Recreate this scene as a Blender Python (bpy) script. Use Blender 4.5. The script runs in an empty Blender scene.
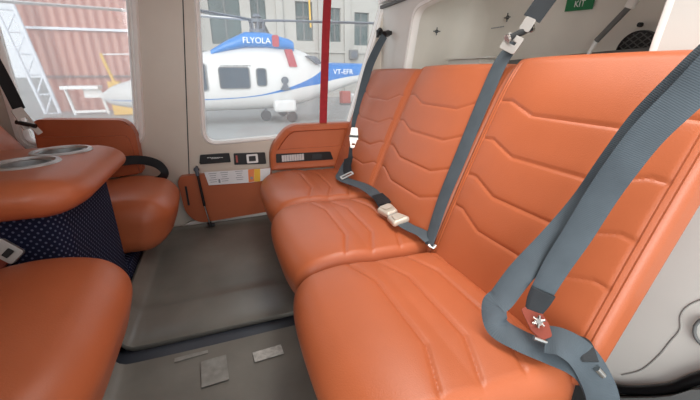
import bpy, bmesh, math, random
import numpy as np
from mathutils import Vector, Matrix
random.seed(3)
PI = math.pi
scn = bpy.context.scene
COL = scn.collection

# ------------------------------------------------------------ camera
H = 0.70
YAW, PIT = math.radians(19.9), math.radians(20.1)
cd = bpy.data.cameras.new('camera'); cam = bpy.data.objects.new('camera', cd); COL.objects.link(cam)
cam.location = (0, 0, H)
fwd = Vector((math.sin(YAW)*math.cos(PIT), math.cos(YAW)*math.cos(PIT), -math.sin(PIT)))
cam.rotation_euler = fwd.to_track_quat('-Z', 'Y').to_euler()
cd.sensor_width = 36; cd.lens = 18.0; cd.clip_start = 0.02; cd.clip_end = 300
scn.camera = cam

# ------------------------------------------------------------ world, sun, exposure
w = bpy.data.worlds.new('overcast_sky'); scn.world = w; w.use_nodes = True
bg = w.node_tree.nodes['Background']; bg.inputs[0].default_value = (0.86, 0.93, 1.0, 1); bg.inputs[1].default_value = 1.15
sd = bpy.data.lights.new('sun', 'SUN'); sun = bpy.data.objects.new('sun', sd); COL.objects.link(sun)
sd.energy = 2.3; sd.angle = math.radians(40); sd.color = (1.0, 0.97, 0.93)
sun.rotation_euler = Vector((0.40, 0.90, -0.20)).to_track_quat('-Z', 'Y').to_euler()
ld = bpy.data.lights.new('cabin_fill_light', 'AREA'); fill_lamp = bpy.data.objects.new('cabin_fill_light', ld); COL.objects.link(fill_lamp)  # added fill under the ceiling, brightens bench and recess; no real fixture
ld.shape = 'RECTANGLE'; ld.size = .4; ld.size_y = 1.0; ld.energy = 3.0; ld.spread = math.radians(105); ld.color = (1.0, .96, .91); fill_lamp.location = (.48, .55, 1.19)
scn.view_settings.view_transform = 'Standard'; scn.view_settings.look = 'None'
scn.view_settings.exposure = 0.35; scn.view_settings.gamma = 1.0; scn.view_settings.use_curve_mapping = False

# ------------------------------------------------------------ materials
def srgb(r, g, b):
    f = lambda c: (c/255/12.92) if c/255 <= 0.04045 else ((c/255+0.055)/1.055)**2.4
    return (f(r), f(g), f(b), 1)
MATS = {}
def mat(name, rgb, rough=0.5, metal=0.0, noise=0.0, nscale=20, bump=0.0, bscale=200, coat=0.0, spec=0.5, alpha=1):
    m = bpy.data.materials.new(name); m.use_nodes = True; MATS[name] = m
    nt = m.node_tree; b = nt.nodes['Principled BSDF']
    c = srgb(*rgb)
    b.inputs['Base Color'].default_value = c; b.inputs['Roughness'].default_value = rough
    b.inputs['Metallic'].default_value = metal; b.inputs['Coat Weight'].default_value = coat
    b.inputs['Specular IOR Level'].default_value = spec
    tc = nt.nodes.new('ShaderNodeTexCoord')
    if noise:
        n = nt.nodes.new('ShaderNodeTexNoise'); n.inputs['Scale'].default_value = nscale; n.inputs['Detail'].default_value = 5
        nt.links.new(tc.outputs['Object'], n.inputs['Vector'])
        r = nt.nodes.new('ShaderNodeMapRange'); r.inputs[1].default_value = .3; r.inputs[2].default_value = .7
        r.inputs[3].default_value = 1-noise; r.inputs[4].default_value = 1+noise
        nt.links.new(n.outputs['Fac'], r.inputs[0])
        mx = nt.nodes.new('ShaderNodeVectorMath'); mx.operation = 'SCALE'; mx.inputs[0].default_value = c[:3]
        nt.links.new(r.outputs[0], mx.inputs['Scale']); nt.links.new(mx.outputs[0], b.inputs['Base Color'])
    if bump:
        n2 = nt.nodes.new('ShaderNodeTexNoise'); n2.inputs['Scale'].default_value = bscale; n2.inputs['Detail'].default_value = 3
        nt.links.new(tc.outputs['Object'], n2.inputs['Vector'])
        bp = nt.nodes.new('ShaderNodeBump'); bp.inputs['Strength'].default_value = bump; bp.inputs['Distance'].default_value = 0.001
        nt.links.new(n2.outputs['Fac'], bp.inputs['Height']); nt.links.new(bp.outputs[0], b.inputs['Normal'])
    return m
leather = mat('orange_leather', (182, 98, 61), .38, noise=.04, nscale=9, bump=.35, bscale=420)
plastic = mat('cabin_plastic', (212, 203, 190), .42, noise=.03, nscale=6, bump=.1, bscale=150)
plasticw = mat('white_panel', (226, 224, 218), .5, noise=.03, nscale=5)
recessm = mat('recess_lining', (232, 228, 219), .6, noise=.04, nscale=7)
bead = mat('window_seal', (248, 246, 242), .3)
greyw = mat('grey_moulding', (104, 106, 106), .6, noise=.05)
floorm = mat('grey_vinyl', (116, 113, 106), .33, noise=.20, nscale=5, bump=.5, bscale=35)
floorl = mat('scuffed_vinyl', (134, 132, 126), .5, noise=.18, nscale=60)
scuff = mat('scuffed_tape', (178, 176, 170), .5, noise=.3, nscale=90)
darkm = mat('dark_gap', (38, 40, 42), .6)
gapm = mat('gap_strip', (56, 60, 68), .4)
black = mat('black_plastic', (22, 22, 24), .38)
seamm = mat('panel_seam', (150, 148, 144), .6)
satin = mat('satin_metal', (190, 188, 184), .36, .6)
chrome = mat('chrome', (205, 203, 200), .22, 1.0)
brushed = mat('brushed_steel', (196, 196, 196), .46, 1.0, noise=.08, nscale=80)
paper = mat('paper', (232, 233, 235), .7)
orangep = mat('orange_print', (236, 140, 90), .7)
yellowp = mat('yellow_print', (240, 190, 70), .7)
ink = mat('grey_ink', (150, 152, 158), .8)
green = mat('green_sticker', (20, 120, 70), .5)
whitep = mat('white_paint', (236, 238, 238), .4)
redstrap = mat('red_webbing', (160, 28, 38), .7, noise=.15, nscale=60)
redpl = mat('red_plate', (150, 75, 60), .35, .6)
heliw = mat('helicopter_white', (208, 208, 206), .3)
helib = mat('helicopter_blue', (10, 116, 190), .35)
helir = mat('helicopter_red', (160, 42, 58), .4)
heligl = mat('helicopter_window', (36, 56, 70), .15, noise=.3, nscale=2)
helid = mat('rotor_grey', (88, 96, 106), .5)
facade = mat('building_wall', (166, 165, 159), .85, noise=.05, nscale=1)
winteal = mat('building_glass', (56, 78, 78), .3, noise=.25, nscale=1)
concrete = mat('apron_concrete', (146, 146, 143), .85, noise=.07, nscale=1.2)
rubber = mat('rubber', (40, 42, 44), .7)
yellow = mat('yellow_paint', (224, 178, 62), .5)
pinkm = mat('crate_red', (178, 96, 88), .7)
truss = mat('truss_white', (222, 228, 236), .5)
greenery = mat('distant_green', (120, 150, 120), .9, noise=.3, nscale=2)

def webbing(name, rgb):
    m = mat(name, rgb, .62, spec=.35); nt = m.node_tree; b = nt.nodes['Principled BSDF']
    uv = nt.nodes.new('ShaderNodeUVMap'); wv = nt.nodes.new('ShaderNodeTexWave'); wv.bands_direction = 'Y'
    wv.inputs['Scale'].default_value = 120
    nt.links.new(uv.outputs[0], wv.inputs['Vector'])
    bp = nt.nodes.new('ShaderNodeBump'); bp.inputs['Strength'].default_value = .25; bp.inputs['Distance'].default_value = .001
    nt.links.new(wv.outputs['Fac'], bp.inputs['Height']); nt.links.new(bp.outputs[0], b.inputs['Normal'])
    wv2 = nt.nodes.new('ShaderNodeTexNoise'); wv2.inputs['Scale'].default_value = 30
    tc = nt.nodes.new('ShaderNodeTexCoord'); nt.links.new(tc.outputs['Object'], wv2.inputs['Vector'])
    c = srgb(*rgb); r = nt.nodes.new('ShaderNodeMapRange'); r.inputs[3].default_value = .8; r.inputs[4].default_value = 1.2
    nt.links.new(wv2.outputs['Fac'], r.inputs[0]); s = nt.nodes.new('ShaderNodeVectorMath'); s.operation = 'SCALE'
    s.inputs[0].default_value = c[:3]; nt.links.new(r.outputs[0], s.inputs['Scale']); nt.links.new(s.outputs[0], b.inputs['Base Color'])
    return m
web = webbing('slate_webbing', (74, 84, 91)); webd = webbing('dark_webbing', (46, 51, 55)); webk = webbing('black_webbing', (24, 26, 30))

def carpet():
    m = mat('blue_dotted_carpet', (28, 31, 50), .95, spec=.1); nt = m.node_tree; b = nt.nodes['Principled BSDF']
    tc = nt.nodes.new('ShaderNodeTexCoord')
    mp = nt.nodes.new('ShaderNodeMapping'); mp.inputs['Rotation'].default_value = (0, math.radians(45), 0); mp.inputs['Scale'].default_value = (88, 88, 88)
    sx = nt.nodes.new('ShaderNodeSeparateXYZ'); nt.links.new(tc.outputs['Object'], sx.inputs[0])
    ad = nt.nodes.new('ShaderNodeMath'); ad.operation = 'ADD'; nt.links.new(sx.outputs[0], ad.inputs[0]); nt.links.new(sx.outputs[1], ad.inputs[1])
    cx = nt.nodes.new('ShaderNodeCombineXYZ'); nt.links.new(ad.outputs[0], cx.inputs[0]); nt.links.new(sx.outputs[2], cx.inputs[2])
    nt.links.new(cx.outputs[0], mp.inputs['Vector'])
    fr = nt.nodes.new('ShaderNodeVectorMath'); fr.operation = 'FRACTION'; nt.links.new(mp.outputs[0], fr.inputs[0])
    sp = nt.nodes.new('ShaderNodeSeparateXYZ'); nt.links.new(fr.outputs[0], sp.inputs[0])
    cb = nt.nodes.new('ShaderNodeCombineXYZ'); cb.inputs[1].default_value = .5
    nt.links.new(sp.outputs[0], cb.inputs[0]); nt.links.new(sp.outputs[2], cb.inputs[2])
    dd = nt.nodes.new('ShaderNodeVectorMath'); dd.operation = 'DISTANCE'; dd.inputs[1].default_value = (.5, .5, .5)
    nt.links.new(cb.outputs[0], dd.inputs[0])
    lt = nt.nodes.new('ShaderNodeMapRange'); lt.inputs[1].default_value = .16; lt.inputs[2].default_value = .26; lt.inputs[3].default_value = 1; lt.inputs[4].default_value = 0
    nt.links.new(dd.outputs['Value'], lt.inputs[0])
    mx = nt.nodes.new('ShaderNodeMix'); mx.data_type = 'RGBA'
    mx.inputs[6].default_value = srgb(30, 33, 54); mx.inputs[7].default_value = srgb(92, 97, 120)
    nt.links.new(lt.outputs[0], mx.inputs[0]); nt.links.new(mx.outputs[2], b.inputs['Base Color'])
    return m
carpetm = carpet()

def hazy(name, amount, tint=(1, 1, 1)):
    m = bpy.data.materials.new(name); m.use_nodes = True; nt = m.node_tree
    for n in list(nt.nodes): nt.nodes.remove(n)
    o = nt.nodes.new('ShaderNodeOutputMaterial'); t = nt.nodes.new('ShaderNodeBsdfTransparent')
    tr = nt.nodes.new('ShaderNodeBsdfTranslucent'); tr.inputs[0].default_value = (*tint, 1)
    df = nt.nodes.new('ShaderNodeBsdfDiffuse'); df.inputs[0].default_value = (*tint, 1)
    gl = nt.nodes.new('ShaderNodeBsdfGlossy'); gl.inputs['Roughness'].default_value = .05
    a = nt.nodes.new('ShaderNodeMixShader'); a.inputs[0].default_value = .5
    nt.links.new(tr.outputs[0], a.inputs[1]); nt.links.new(df.outputs[0], a.inputs[2])
    n = nt.nodes.new('ShaderNodeTexNoise'); n.inputs['Scale'].default_value = 4; tc = nt.nodes.new('ShaderNodeTexCoord')
    nt.links.new(tc.outputs['Object'], n.inputs['Vector'])
    r = nt.nodes.new('ShaderNodeMapRange'); r.inputs[3].default_value = amount*.7; r.inputs[4].default_value = amount*1.3
    nt.links.new(n.outputs['Fac'], r.inputs[0])
    x = nt.nodes.new('ShaderNodeMixShader'); nt.links.new(r.outputs[0], x.inputs[0])
    nt.links.new(t.outputs[0], x.inputs[1]); nt.links.new(a.outputs[0], x.inputs[2])
    y = nt.nodes.new('ShaderNodeMixShader'); y.inputs[0].default_value = .03
    nt.links.new(x.outputs[0], y.inputs[1]); nt.links.new(gl.outputs[0], y.inputs[2]); nt.links.new(y.outputs[0], o.inputs[0])
    return m
hazeL = hazy('hazy_pane', .28); hazeR = hazy('clearer_pane', .10)

def hull():
    m = mat('helicopter_hull', (208, 208, 206), .3); nt = m.node_tree; b = nt.nodes['Principled BSDF']
    tc = nt.nodes.new('ShaderNodeTexCoord'); sp = nt.nodes.new('ShaderNodeSeparateXYZ'); nt.links.new(tc.outputs['Object'], sp.inputs[0])
    mr = nt.nodes.new('ShaderNodeMapRange'); mr.inputs[1].default_value = -2.8; mr.inputs[2].default_value = 7.6; nt.links.new(sp.outputs[0], mr.inputs[0])
    SX = [-2.8, -2.2, -.4, .8, 1.6, 2.4, 2.9, 3.1, 4.3, 7.6]; lo = [.04, .0, .0, .05, .16, .31, .38, .44, .62, .80]; hi = [.04, .02, .025, .075, .22, .47, .74, .93, .99, 1.1]
    outs = []
    for arr in (lo, hi):
        fc = nt.nodes.new('ShaderNodeFloatCurve'); cv = fc.mapping.curves[0]
        pts = [((x+2.8)/10.4, (z+.2)/1.5) for x, z in zip(SX, arr)]
        cv.points[0].location = pts[0]; cv.points[1].location = pts[-1]
        for p in pts[1:-1]: cv.points.new(*p)
        fc.mapping.update(); nt.links.new(mr.outputs[0], fc.inputs['Value'])
        z = nt.nodes.new('ShaderNodeMath'); z.operation = 'MULTIPLY_ADD'; z.inputs[1].default_value = 1.5; z.inputs[2].default_value = -.2
        nt.links.new(fc.outputs[0], z.inputs[0]); outs.append(z)
    g = nt.nodes.new('ShaderNodeMath'); g.operation = 'GREATER_THAN'; nt.links.new(sp.outputs[2], g.inputs[0]); nt.links.new(outs[0].outputs[0], g.inputs[1])
    l = nt.nodes.new('ShaderNodeMath'); l.operation = 'LESS_THAN'; nt.links.new(sp.outputs[2], l.inputs[0]); nt.links.new(outs[1].outputs[0], l.inputs[1])
    k = nt.nodes.new('ShaderNodeMath'); k.operation = 'MULTIPLY'; nt.links.new(g.outputs[0], k.inputs[0]); nt.links.new(l.outputs[0], k.inputs[1])
    mx = nt.nodes.new('ShaderNodeMix'); mx.data_type = 'RGBA'; mx.inputs[6].default_value = srgb(208, 208, 206); mx.inputs[7].default_value = srgb(16, 112, 186)
    nt.links.new(k.outputs[0], mx.inputs[0]); nt.links.new(mx.outputs[2], b.inputs['Base Color'])
    return m
hullm = hull()

def corrugated():
    m = mat('red_corrugated_sheet', (178, 112, 98), .7); nt = m.node_tree; b = nt.nodes['Principled BSDF']
    tc = nt.nodes.new('ShaderNodeTexCoord'); wv = nt.nodes.new('ShaderNodeTexWave'); wv.inputs['Scale'].default_value = 1.1
    wv.inputs['Distortion'].default_value = 1.5; wv.inputs['Detail Scale'].default_value = .4
    nt.links.new(tc.outputs['Object'], wv.inputs['Vector'])
    mx = nt.nodes.new('ShaderNodeMix'); mx.data_type = 'RGBA'; mx.inputs[6].default_value = srgb(160, 96, 82); mx.inputs[7].default_value = srgb(196, 146, 132)
    nt.links.new(wv.outputs['Fac'], mx.inputs[0]); nt.links.new(mx.outputs[2], b.inputs['Base Color'])
    return m
corr = corrugated()

# ------------------------------------------------------------ helpers
def tag(o, label=None, cat=None, group=None, kind=None):
    if label: o['label'] = label
    if cat: o['category'] = cat
    if group: o['group'] = group
    if kind: o['kind'] = kind
    return o
def empty(name, loc=(0, 0, 0), **k):
    o = bpy.data.objects.new(name, None); o.empty_display_size = .05; COL.objects.link(o); o.location = loc
    return tag(o, **k)
def link(name, me, m, parent=None, smooth=True, loc=None, **k):
    o = bpy.data.objects.new(name, me); COL.objects.link(o)
    if m is not None:
        for q in (m if isinstance(m, (list, tuple)) else [m]): me.materials.append(q)
    if smooth and len(me.polygons):
        me.polygons.foreach_set('use_smooth', [True]*len(me.polygons))
        me.set_sharp_from_angle(angle=math.radians(38))
    if parent:
        o.parent = parent
        o.matrix_parent_inverse = Matrix.Translation(-parent.location)
    return tag(o, **k)
def bmo(name, bm, m, parent=None, smooth=True, bevel=0, **k):
    bmesh.ops.recalc_face_normals(bm, faces=bm.faces)
    me = bpy.data.meshes.new(name); bm.to_mesh(me); bm.free()
    o = link(name, me, m, parent, smooth, **k)
    if bevel:
        b = o.modifiers.new('bevel', 'BEVEL'); b.width = bevel; b.segments = 3; b.limit_method = 'ANGLE'
    return o
def bx(bm, c, s, rot=None):
    r = bmesh.ops.create_cube(bm, size=1)['verts']
    M = Matrix.Translation(c) @ (rot.to_4x4() if rot else Matrix()) @ Matrix.Diagonal((*s, 1))
    bmesh.ops.transform(bm, matrix=M, verts=r); return r
def box(name, c, s, m, parent=None, rot=None, bevel=0, **k):
    bm = bmesh.new(); bx(bm, c, s, rot); return bmo(name, bm, m, parent, bevel=bevel, **k)
def cyl(bm, a, b, r, r2=None, seg=20):
    a, b = Vector(a), Vector(b); d = b-a
    v = bmesh.ops.create_cone(bm, cap_ends=True, segments=seg, radius1=r, radius2=r if r2 is None else r2, depth=d.length)['verts']
    M = Matrix.Translation((a+b)/2) @ d.to_track_quat('Z', 'Y').to_matrix().to_4x4()
    bmesh.ops.transform(bm, matrix=M, verts=v); return v
def rod(name, a, b, r, m, parent=None, r2=None, **k):
    bm = bmesh.new(); cyl(bm, a, b, r, r2); return bmo(name, bm, m, parent, **k)
def prism(name, pts, axis, d0, d1, m, parent=None, bevel=0, holes=(), **k):
    """polygon (2D pts) extruded along an axis between d0 and d1"""
    bm = bmesh.new()
    def P(p, d):
        if axis == 1: return (p[0], d, p[1])
        if axis == 0: return (d, p[0], p[1])
        return (p[0], p[1], d)
    ed = []
    for loop in [pts]+list(holes):
        vs = [bm.verts.new(P(p, d0)) for p in loop]
        ed += [bm.edges.new((vs[i], vs[(i+1) % len(vs)])) for i in range(len(vs))]
    bmesh.ops.triangle_fill(bm, use_beauty=True, edges=ed)
    ex = bmesh.ops.extrude_face_region(bm, geom=list(bm.faces))
    off = Vector(P((0, 0), d1-d0))
    bmesh.ops.translate(bm, vec=off, verts=[v for v in ex['geom'] if isinstance(v, bmesh.types.BMVert)])
    return bmo(name, bm, m, parent, bevel=bevel, **k)
def rounded(pts, r, n=8):
    out = []; N = len(pts)
    for i, p in enumerate(pts):
        rr = r[i] if isinstance(r, (list, tuple)) else r
        p = Vector(p); a = Vector(pts[i-1])-p; b = Vector(pts[(i+1) % N])-p
        if rr <= 0: out.append(tuple(p)); continue
        q = min(rr, a.length*.49, b.length*.49); A = p+a.normalized()*q; B = p+b.normalized()*q
        for k in range(n+1):
            t = k/n; out.append(tuple(A*(1-t)**2+p*2*t*(1-t)+B*t*t))
    return out
def offset(pts, d):
    N = len(pts); out = []
    area = sum(pts[i][0]*pts[(i+1) % N][1]-pts[(i+1) % N][0]*pts[i][1] for i in range(N)); s = 1 if area > 0 else -1
    for i in range(N):
        a, b = Vector(pts[i-1]), Vector(pts[(i+1) % N]); t = (b-a).normalized(); out.append((pts[i][0]+s*t.y*d, pts[i][1]-s*t.x*d))
    return out
def ring(name, pts, prof, m, parent=None, axis=1, closed=False, **k):
    """strip following the outline; prof = [(outward offset, depth)]"""
    bm = bmesh.new(); rows = []
    for d, y in prof:
        o = offset(pts, d); rows.append([bm.verts.new((p[0], y, p[1]) if axis == 1 else (y, p[0], p[1])) for p in o])
    n = len(pts); R = len(rows)
    for j in range(R if closed else R-1):
        for i in range(n):
            bm.faces.new((rows[j][i], rows[j][(i+1) % n], rows[(j+1) % R][(i+1) % n], rows[(j+1) % R][i]))
    return bmo(name, bm, m, parent, **k)
def catmull(P, n):
    P = np.array(P, float); Q = np.vstack([2*P[0]-P[1], P, 2*P[-1]-P[-2]]); out = []
    for i in range(1, len(Q)-2):
        for k in range(n):
            t = k/n
            out.append(.5*((2*Q[i])+(-Q[i-1]+Q[i+1])*t+(2*Q[i-1]-5*Q[i]+4*Q[i+1]-Q[i+2])*t*t+(-Q[i-1]+3*Q[i]-3*Q[i+1]+Q[i+2])*t**3))
    out.append(Q[-2]); return np.array(out)
def tube(name, pts, r, m, parent=None, n=8, seg=10, **k):
    C = catmull(pts, n); bm = bmesh.new(); rows = []; N0 = None
    for i, p in enumerate(C):
        t = C[min(i+1, len(C)-1)]-C[max(i-1, 0)]; t = Vector(t).normalized()
        if N0 is None: N0 = t.orthogonal().normalized()
        N0 = (N0-t*N0.dot(t)).normalized(); B = t.cross(N0)
        rows.append([bm.verts.new(Vector(p)+(N0*math.cos(a)+B*math.sin(a))*r) for a in [2*PI*j/seg for j in range(seg)]])
    for a, b in zip(rows, rows[1:]):
        for j in range(seg): bm.faces.new((a[j], a[(j+1) % seg], b[(j+1) % seg], b[j]))
    bm.faces.new(rows[0]); bm.faces.new(rows[-1])
    return bmo(name, bm, m, parent, **k)
def ribbon(name, pts, nrm, width, m, parent=None, th=.0022, n=10, cup=.0, **k):
    """webbing: pts centre line, nrm one normal or one per point, width one or per point"""
    C = catmull(pts, n)
    nn = [nrm]*len(pts) if not isinstance(nrm[0], (list, tuple)) else nrm
    NN = catmull(nn, n); WW = [width]*len(pts) if not isinstance(width, (list, tuple)) else width
    WW = catmull([(q, 0, 0) for q in WW], n)[:, 0]
    S = 8; bm = bmesh.new(); uvl = bm.loops.layers.uv.new('UVMap'); rows = []; L = 0; Ls = []
    for i, p in enumerate(C):
        t = Vector(C[min(i+1, len(C)-1)]-C[max(i-1, 0)]).normalized(); N = Vector(NN[i]).normalized()
        s = t.cross(N).normalized(); N = s.cross(t).normalized(); W = WW[i]
        if i: L += float(np.linalg.norm(C[i]-C[i-1]))
        Ls.append(L)
        prof = [(-1+2*j/S, 1) for j in range(S+1)]+[(1-2*j/S, -1) for j in range(S+1)]
        row = []
        for (a, sd_) in prof:
            h = th/2*sd_*(1 if abs(a) < .99 else .4) - cup*a*a
            row.append(bm.verts.new(Vector(p)+s*(a*W/2)+N*h))
        rows.append(row)
    K = len(rows[0])
    for i in range(len(rows)-1):
        for j in range(K):
            f = bm.faces.new((rows[i][j], rows[i][(j+1) % K], rows[i+1][(j+1) % K], rows[i+1][j]))
            for lp, (u, v) in zip(f.loops, ((j/K, Ls[i]), ((j+1)/K, Ls[i]), ((j+1)/K, Ls[i+1]), (j/K, Ls[i+1]))): lp[uvl].uv = (u, v)
    bm.faces.new(rows[0]); bm.faces.new(rows[-1])
    return bmo(name, bm, m, parent, **k)
def frame_pts(o, n, t):
    n = Vector(n).normalized(); t = Vector(t); t = (t-n*t.dot(n)).normalized(); s = t.cross(n).normalized()
    return Matrix((s, t, n)).transposed(), Vector(o)
def plate(name, o, n, t, outline, th, m, parent=None, holes=(), bevel=.0008, **k):
    """flat plate: outline in (side, along) coords around o; n its normal, t its long direction"""
    R, O = frame_pts(o, n, t); bm = bmesh.new(); ed = []
    for loop in [outline]+list(holes):
        vs = [bm.verts.new(O+R @ Vector((a, b, 0))) for a, b in loop]
        ed += [bm.edges.new((vs[i], vs[(i+1) % len(vs)])) for i in range(len(vs))]
    bmesh.ops.triangle_fill(bm, use_beauty=True, edges=ed)
    ex = bmesh.ops.extrude_face_region(bm, geom=list(bm.faces))
    bmesh.ops.translate(bm, vec=R @ Vector((0, 0, th)), verts=[v for v in ex['geom'] if isinstance(v, bmesh.types.BMVert)])
    return bmo(name, bm, m, parent, bevel=bevel, **k)
def rect(w, h, cx=0, cy=0, r=.002):
    return rounded([(cx-w/2, cy-h/2), (cx+w/2, cy-h/2), (cx+w/2, cy+h/2), (cx-w/2, cy+h/2)], r, 4)
def disc(r, n=24, cx=0, cy=0): return [(cx+r*math.cos(2*PI*i/n), cy+r*math.sin(2*PI*i/n)) for i in range(n)]
def text(name, s, o, n, t, size, m, parent=None, ex=.0003, **k):
    cu = bpy.data.curves.new(name, 'FONT'); cu.body = s; cu.size = size; cu.extrude = ex; cu.align_x = 'CENTER'; cu.align_y = 'CENTER'
    tmp = bpy.data.objects.new(name, cu); COL.objects.link(tmp)
    dg = bpy.context.evaluated_depsgraph_get(); me = bpy.data.meshes.new_from_object(tmp.evaluated_get(dg))
    bpy.data.objects.remove(tmp)
    R, O = frame_pts(o, n, t)     # t = up direction of the writing
    me.transform(Matrix.Translation(O) @ R.to_4x4()); me.materials.clear()
    return link(name, me, m, parent, smooth=False, **k)

def softbox(size, r, step, fn=None, drop=None):
    """box mesh (0..size) with rounded edges, grid-sampled; fn(P, N) -> P moves the points"""
    sx, sy, sz = size; key = {}; V = []; F = []
    g = [max(2, int(round(s/step)))+1 for s in size]
    ax = [np.linspace(0, s, n) for s, n in zip(size, g)]
    def vid(i, j, k):
        t = (i, j, k)
        if t not in key: key[t] = len(V); V.append((ax[0][i], ax[1][j], ax[2][k]))
        return key[t]
    I, J, K = g[0]-1, g[1]-1, g[2]-1
    for i in range(I):
        for j in range(J):
            F.append((vid(i, j, 0), vid(i, j+1, 0), vid(i+1, j+1, 0), vid(i+1, j, 0)))
            F.append((vid(i, j, K), vid(i+1, j, K), vid(i+1, j+1, K), vid(i, j+1, K)))
    for i in range(I):
        for k in range(K):
            F.append((vid(i, 0, k), vid(i+1, 0, k), vid(i+1, 0, k+1), vid(i, 0, k+1)))
            F.append((vid(i, J, k), vid(i, J, k+1), vid(i+1, J, k+1), vid(i+1, J, k)))
    for j in range(J):
        for k in range(K):
            F.append((vid(0, j, k), vid(0, j, k+1), vid(0, j+1, k+1), vid(0, j+1, k)))
            F.append((vid(I, j, k), vid(I, j+1, k), vid(I, j+1, k+1), vid(I, j, k+1)))
    P = np.array(V); S = np.array(size); r = np.minimum(np.array([r]*3 if np.isscalar(r) else r), S/2-1e-4)
    # put grid rows evenly round the corner arc
    Q = np.clip(P, r, S-r); D = (P-Q)/r; L = np.linalg.norm(D, axis=1)
    M = np.max(np.abs(D), axis=1); sc = np.where(L > 1e-9, M/np.maximum(L, 1e-9), 0)[:, None]
    D = D*sc; P = Q+D*r; N = D/r; nl = np.linalg.norm(N, axis=1); N = N/np.maximum(nl, 1e-9)[:, None]
    if fn is not None: P = fn(P, N)
    if drop is not None:
        C = np.array([P[list(f)].mean(axis=0) for f in F]); keep = ~drop(C); F = [f for f, q in zip(F, keep) if q]
    return P, F
def pd(name, P, F):
    me = bpy.data.meshes.new(name); me.from_pydata([tuple(p) for p in P], [], F); me.validate(); me.update(); return me
def dline(u, v, pl):
    d = np.full(u.shape, 9.)
    for (a, b), (c, e) in zip(pl, pl[1:]):
        dx, dy = c-a, e-b; t = np.clip(((u-a)*dx+(v-b)*dy)/(dx*dx+dy*dy), 0, 1)
        d = np.minimum(d, np.hypot(u-a-t*dx, v-b-t*dy))
    return d
def copy_tree(o, parent=None):
    c = o.copy(); COL.objects.link(c)
    if parent: c.parent = parent
    for ch in list(o.children): copy_tree(ch, c)
    return c

# ------------------------------------------------------------ exterior
GZ = -0.66
bm = bmesh.new(); bx(bm, (10, 60, GZ-.05), (160, 116, .1)); bmo('floor', bm, concrete, kind='structure')
def building():
    t = empty('hangar_building', (6, 20, GZ), label='long white building with tall green-tinted windows behind the parked helicopter', cat='building')
    holes = [(-2.6, -0.45, 1.6, 6), (0.05, 1.5, 2.0, 5.5), (2.0, 2.75, 3.2, 6), (4.25, 5.15, 2.25, 4.1), (6.1, 6.7, 2.25, 3.9), (7.5, 8.35, 2.1, 3.75), (10, 10.9, 2, 3.7), (12, 12.9, 2, 3.7)]
    prism('wall', [(-2.7, GZ), (26, GZ), (26, 8), (-2.7, 8)], 1, 20, 20.5, facade, t, holes=[[(a, c), (b, c), (b, d), (a, d)] for a, b, c, d in holes], smooth=False)
    for a, b, c, d in holes:
        wf = box('window', ((a+b)/2, 20.22, (c+d)/2), (b-a, .06, d-c), winteal, t)
        bm = bmesh.new(); bx(bm, ((a+b)/2, 20.17, (c+d)/2), (.06, .06, d-c)); bx(bm, ((a+b)/2, 20.17, c+.62*(d-c)), (b-a, .06, .07)); bmo('window_bar', bm, greyw, wf)
    for x in (3.4, 5.6, 7.05, 9.2, 11.4): box('pilaster', (x, 19.92, 3.6), (.35, .16, 8.6), facade, t)
    box('soffit_band', (3.2, 19.93, 1.72), (11.5, .14, .10), facade, t)
building()
t = empty('wall_air_unit', (7.35, 19.8, 1.4), label='small grey air conditioner unit on the white building wall', cat='air conditioner')
box('casing', (7.35, 19.77, 1.6), (.5, .3, .5), greyw, t, bevel=.03); bm = bmesh.new(); cyl(bm, (7.35, 19.62, 1.6), (7.35, 19.6, 1.6), .18); bmo('fan_grille', bm, helid, t)
tag(tube('drain_pipe', [(4.98, 19.9, 6), (4.98, 19.9, 4), (5.0, 19.88, 2.9)], .05, yellow), 'yellow pipe hanging down in front of a tall building window', 'pipe')
# red clad hangar at the left
t = empty('red_hangar', (-6, 16, GZ), label='hazy red corrugated hangar seen through the left window', cat='building')
prism('cladding', [(-5.6, GZ), (-2.6, GZ), (-2.6, 7), (-6.6, 7)], 1, 16, 16.6, corr, t)
box('wall_rail', (-4.2, 15.92, 2.1), (3.2, .12, .08), truss, t); box('wall_rail', (-4.1, 15.92, .55), (3.0, .12, .05), greyw, t)
t = empty('lattice_mast', (-5.4, 15.2, GZ), label='slanting white lattice truss beside the red hangar', cat='truss')
bm = bmesh.new(); A0, A1 = Vector((-5.62, 15.1, GZ)), Vector((-6.8, 15.1, 7)); B0, B1 = Vector((-5.28, 15.3, GZ)), Vector((-6.3, 15.3, 7))
cyl(bm, A0, A1, .05); cyl(bm, B0, B1, .06)
bmo('rail', bm, truss, t); bm = bmesh.new()
for k in range(12):
    a = A0.lerp(A1, k/12); b = B0.lerp(B1, (k+1)/12); cyl(bm, a, b, .03, seg=8); cyl(bm, B0.lerp(B1, k/12), a, .03, seg=8)
bmo('lattice_bracing', bm, truss, t)
t = empty('service_gantry', (-4.3, 14.5, GZ), label='white metal service stand with open frame by the red hangar', cat='stand')
box('platform', (-4.22, 14.5, .22), (1.05, .6, .10), whitep, t)
for x, dx in ((-4.7, .12), (-3.75, .14)):
    bm = bmesh.new(); cyl(bm, (x, 14.5, .2), (x+dx, 14.5, GZ), .05, seg=8); bmo('leg', bm, whitep, t)
box('crossbar', (-4.15, 14.5, -.56), (.95, .08, .08), whitep, t); box('panel', (-3.95, 14.5, .05), (.5, .06, .34), whitep, t)
t = empty('yellow_crane', (-3.1, 14, GZ), label='small yellow crane standing between the hangar and the helicopter nose', cat='crane')
box('crane_body', (-3.15, 14, .16), (.34, .3, .5), yellow, t, bevel=.03); bm = bmesh.new(); cyl(bm, (-3.15, 14, .4), (-3.35, 14, 1.25), .05); bmo('boom', bm, yellow, t)
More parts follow.
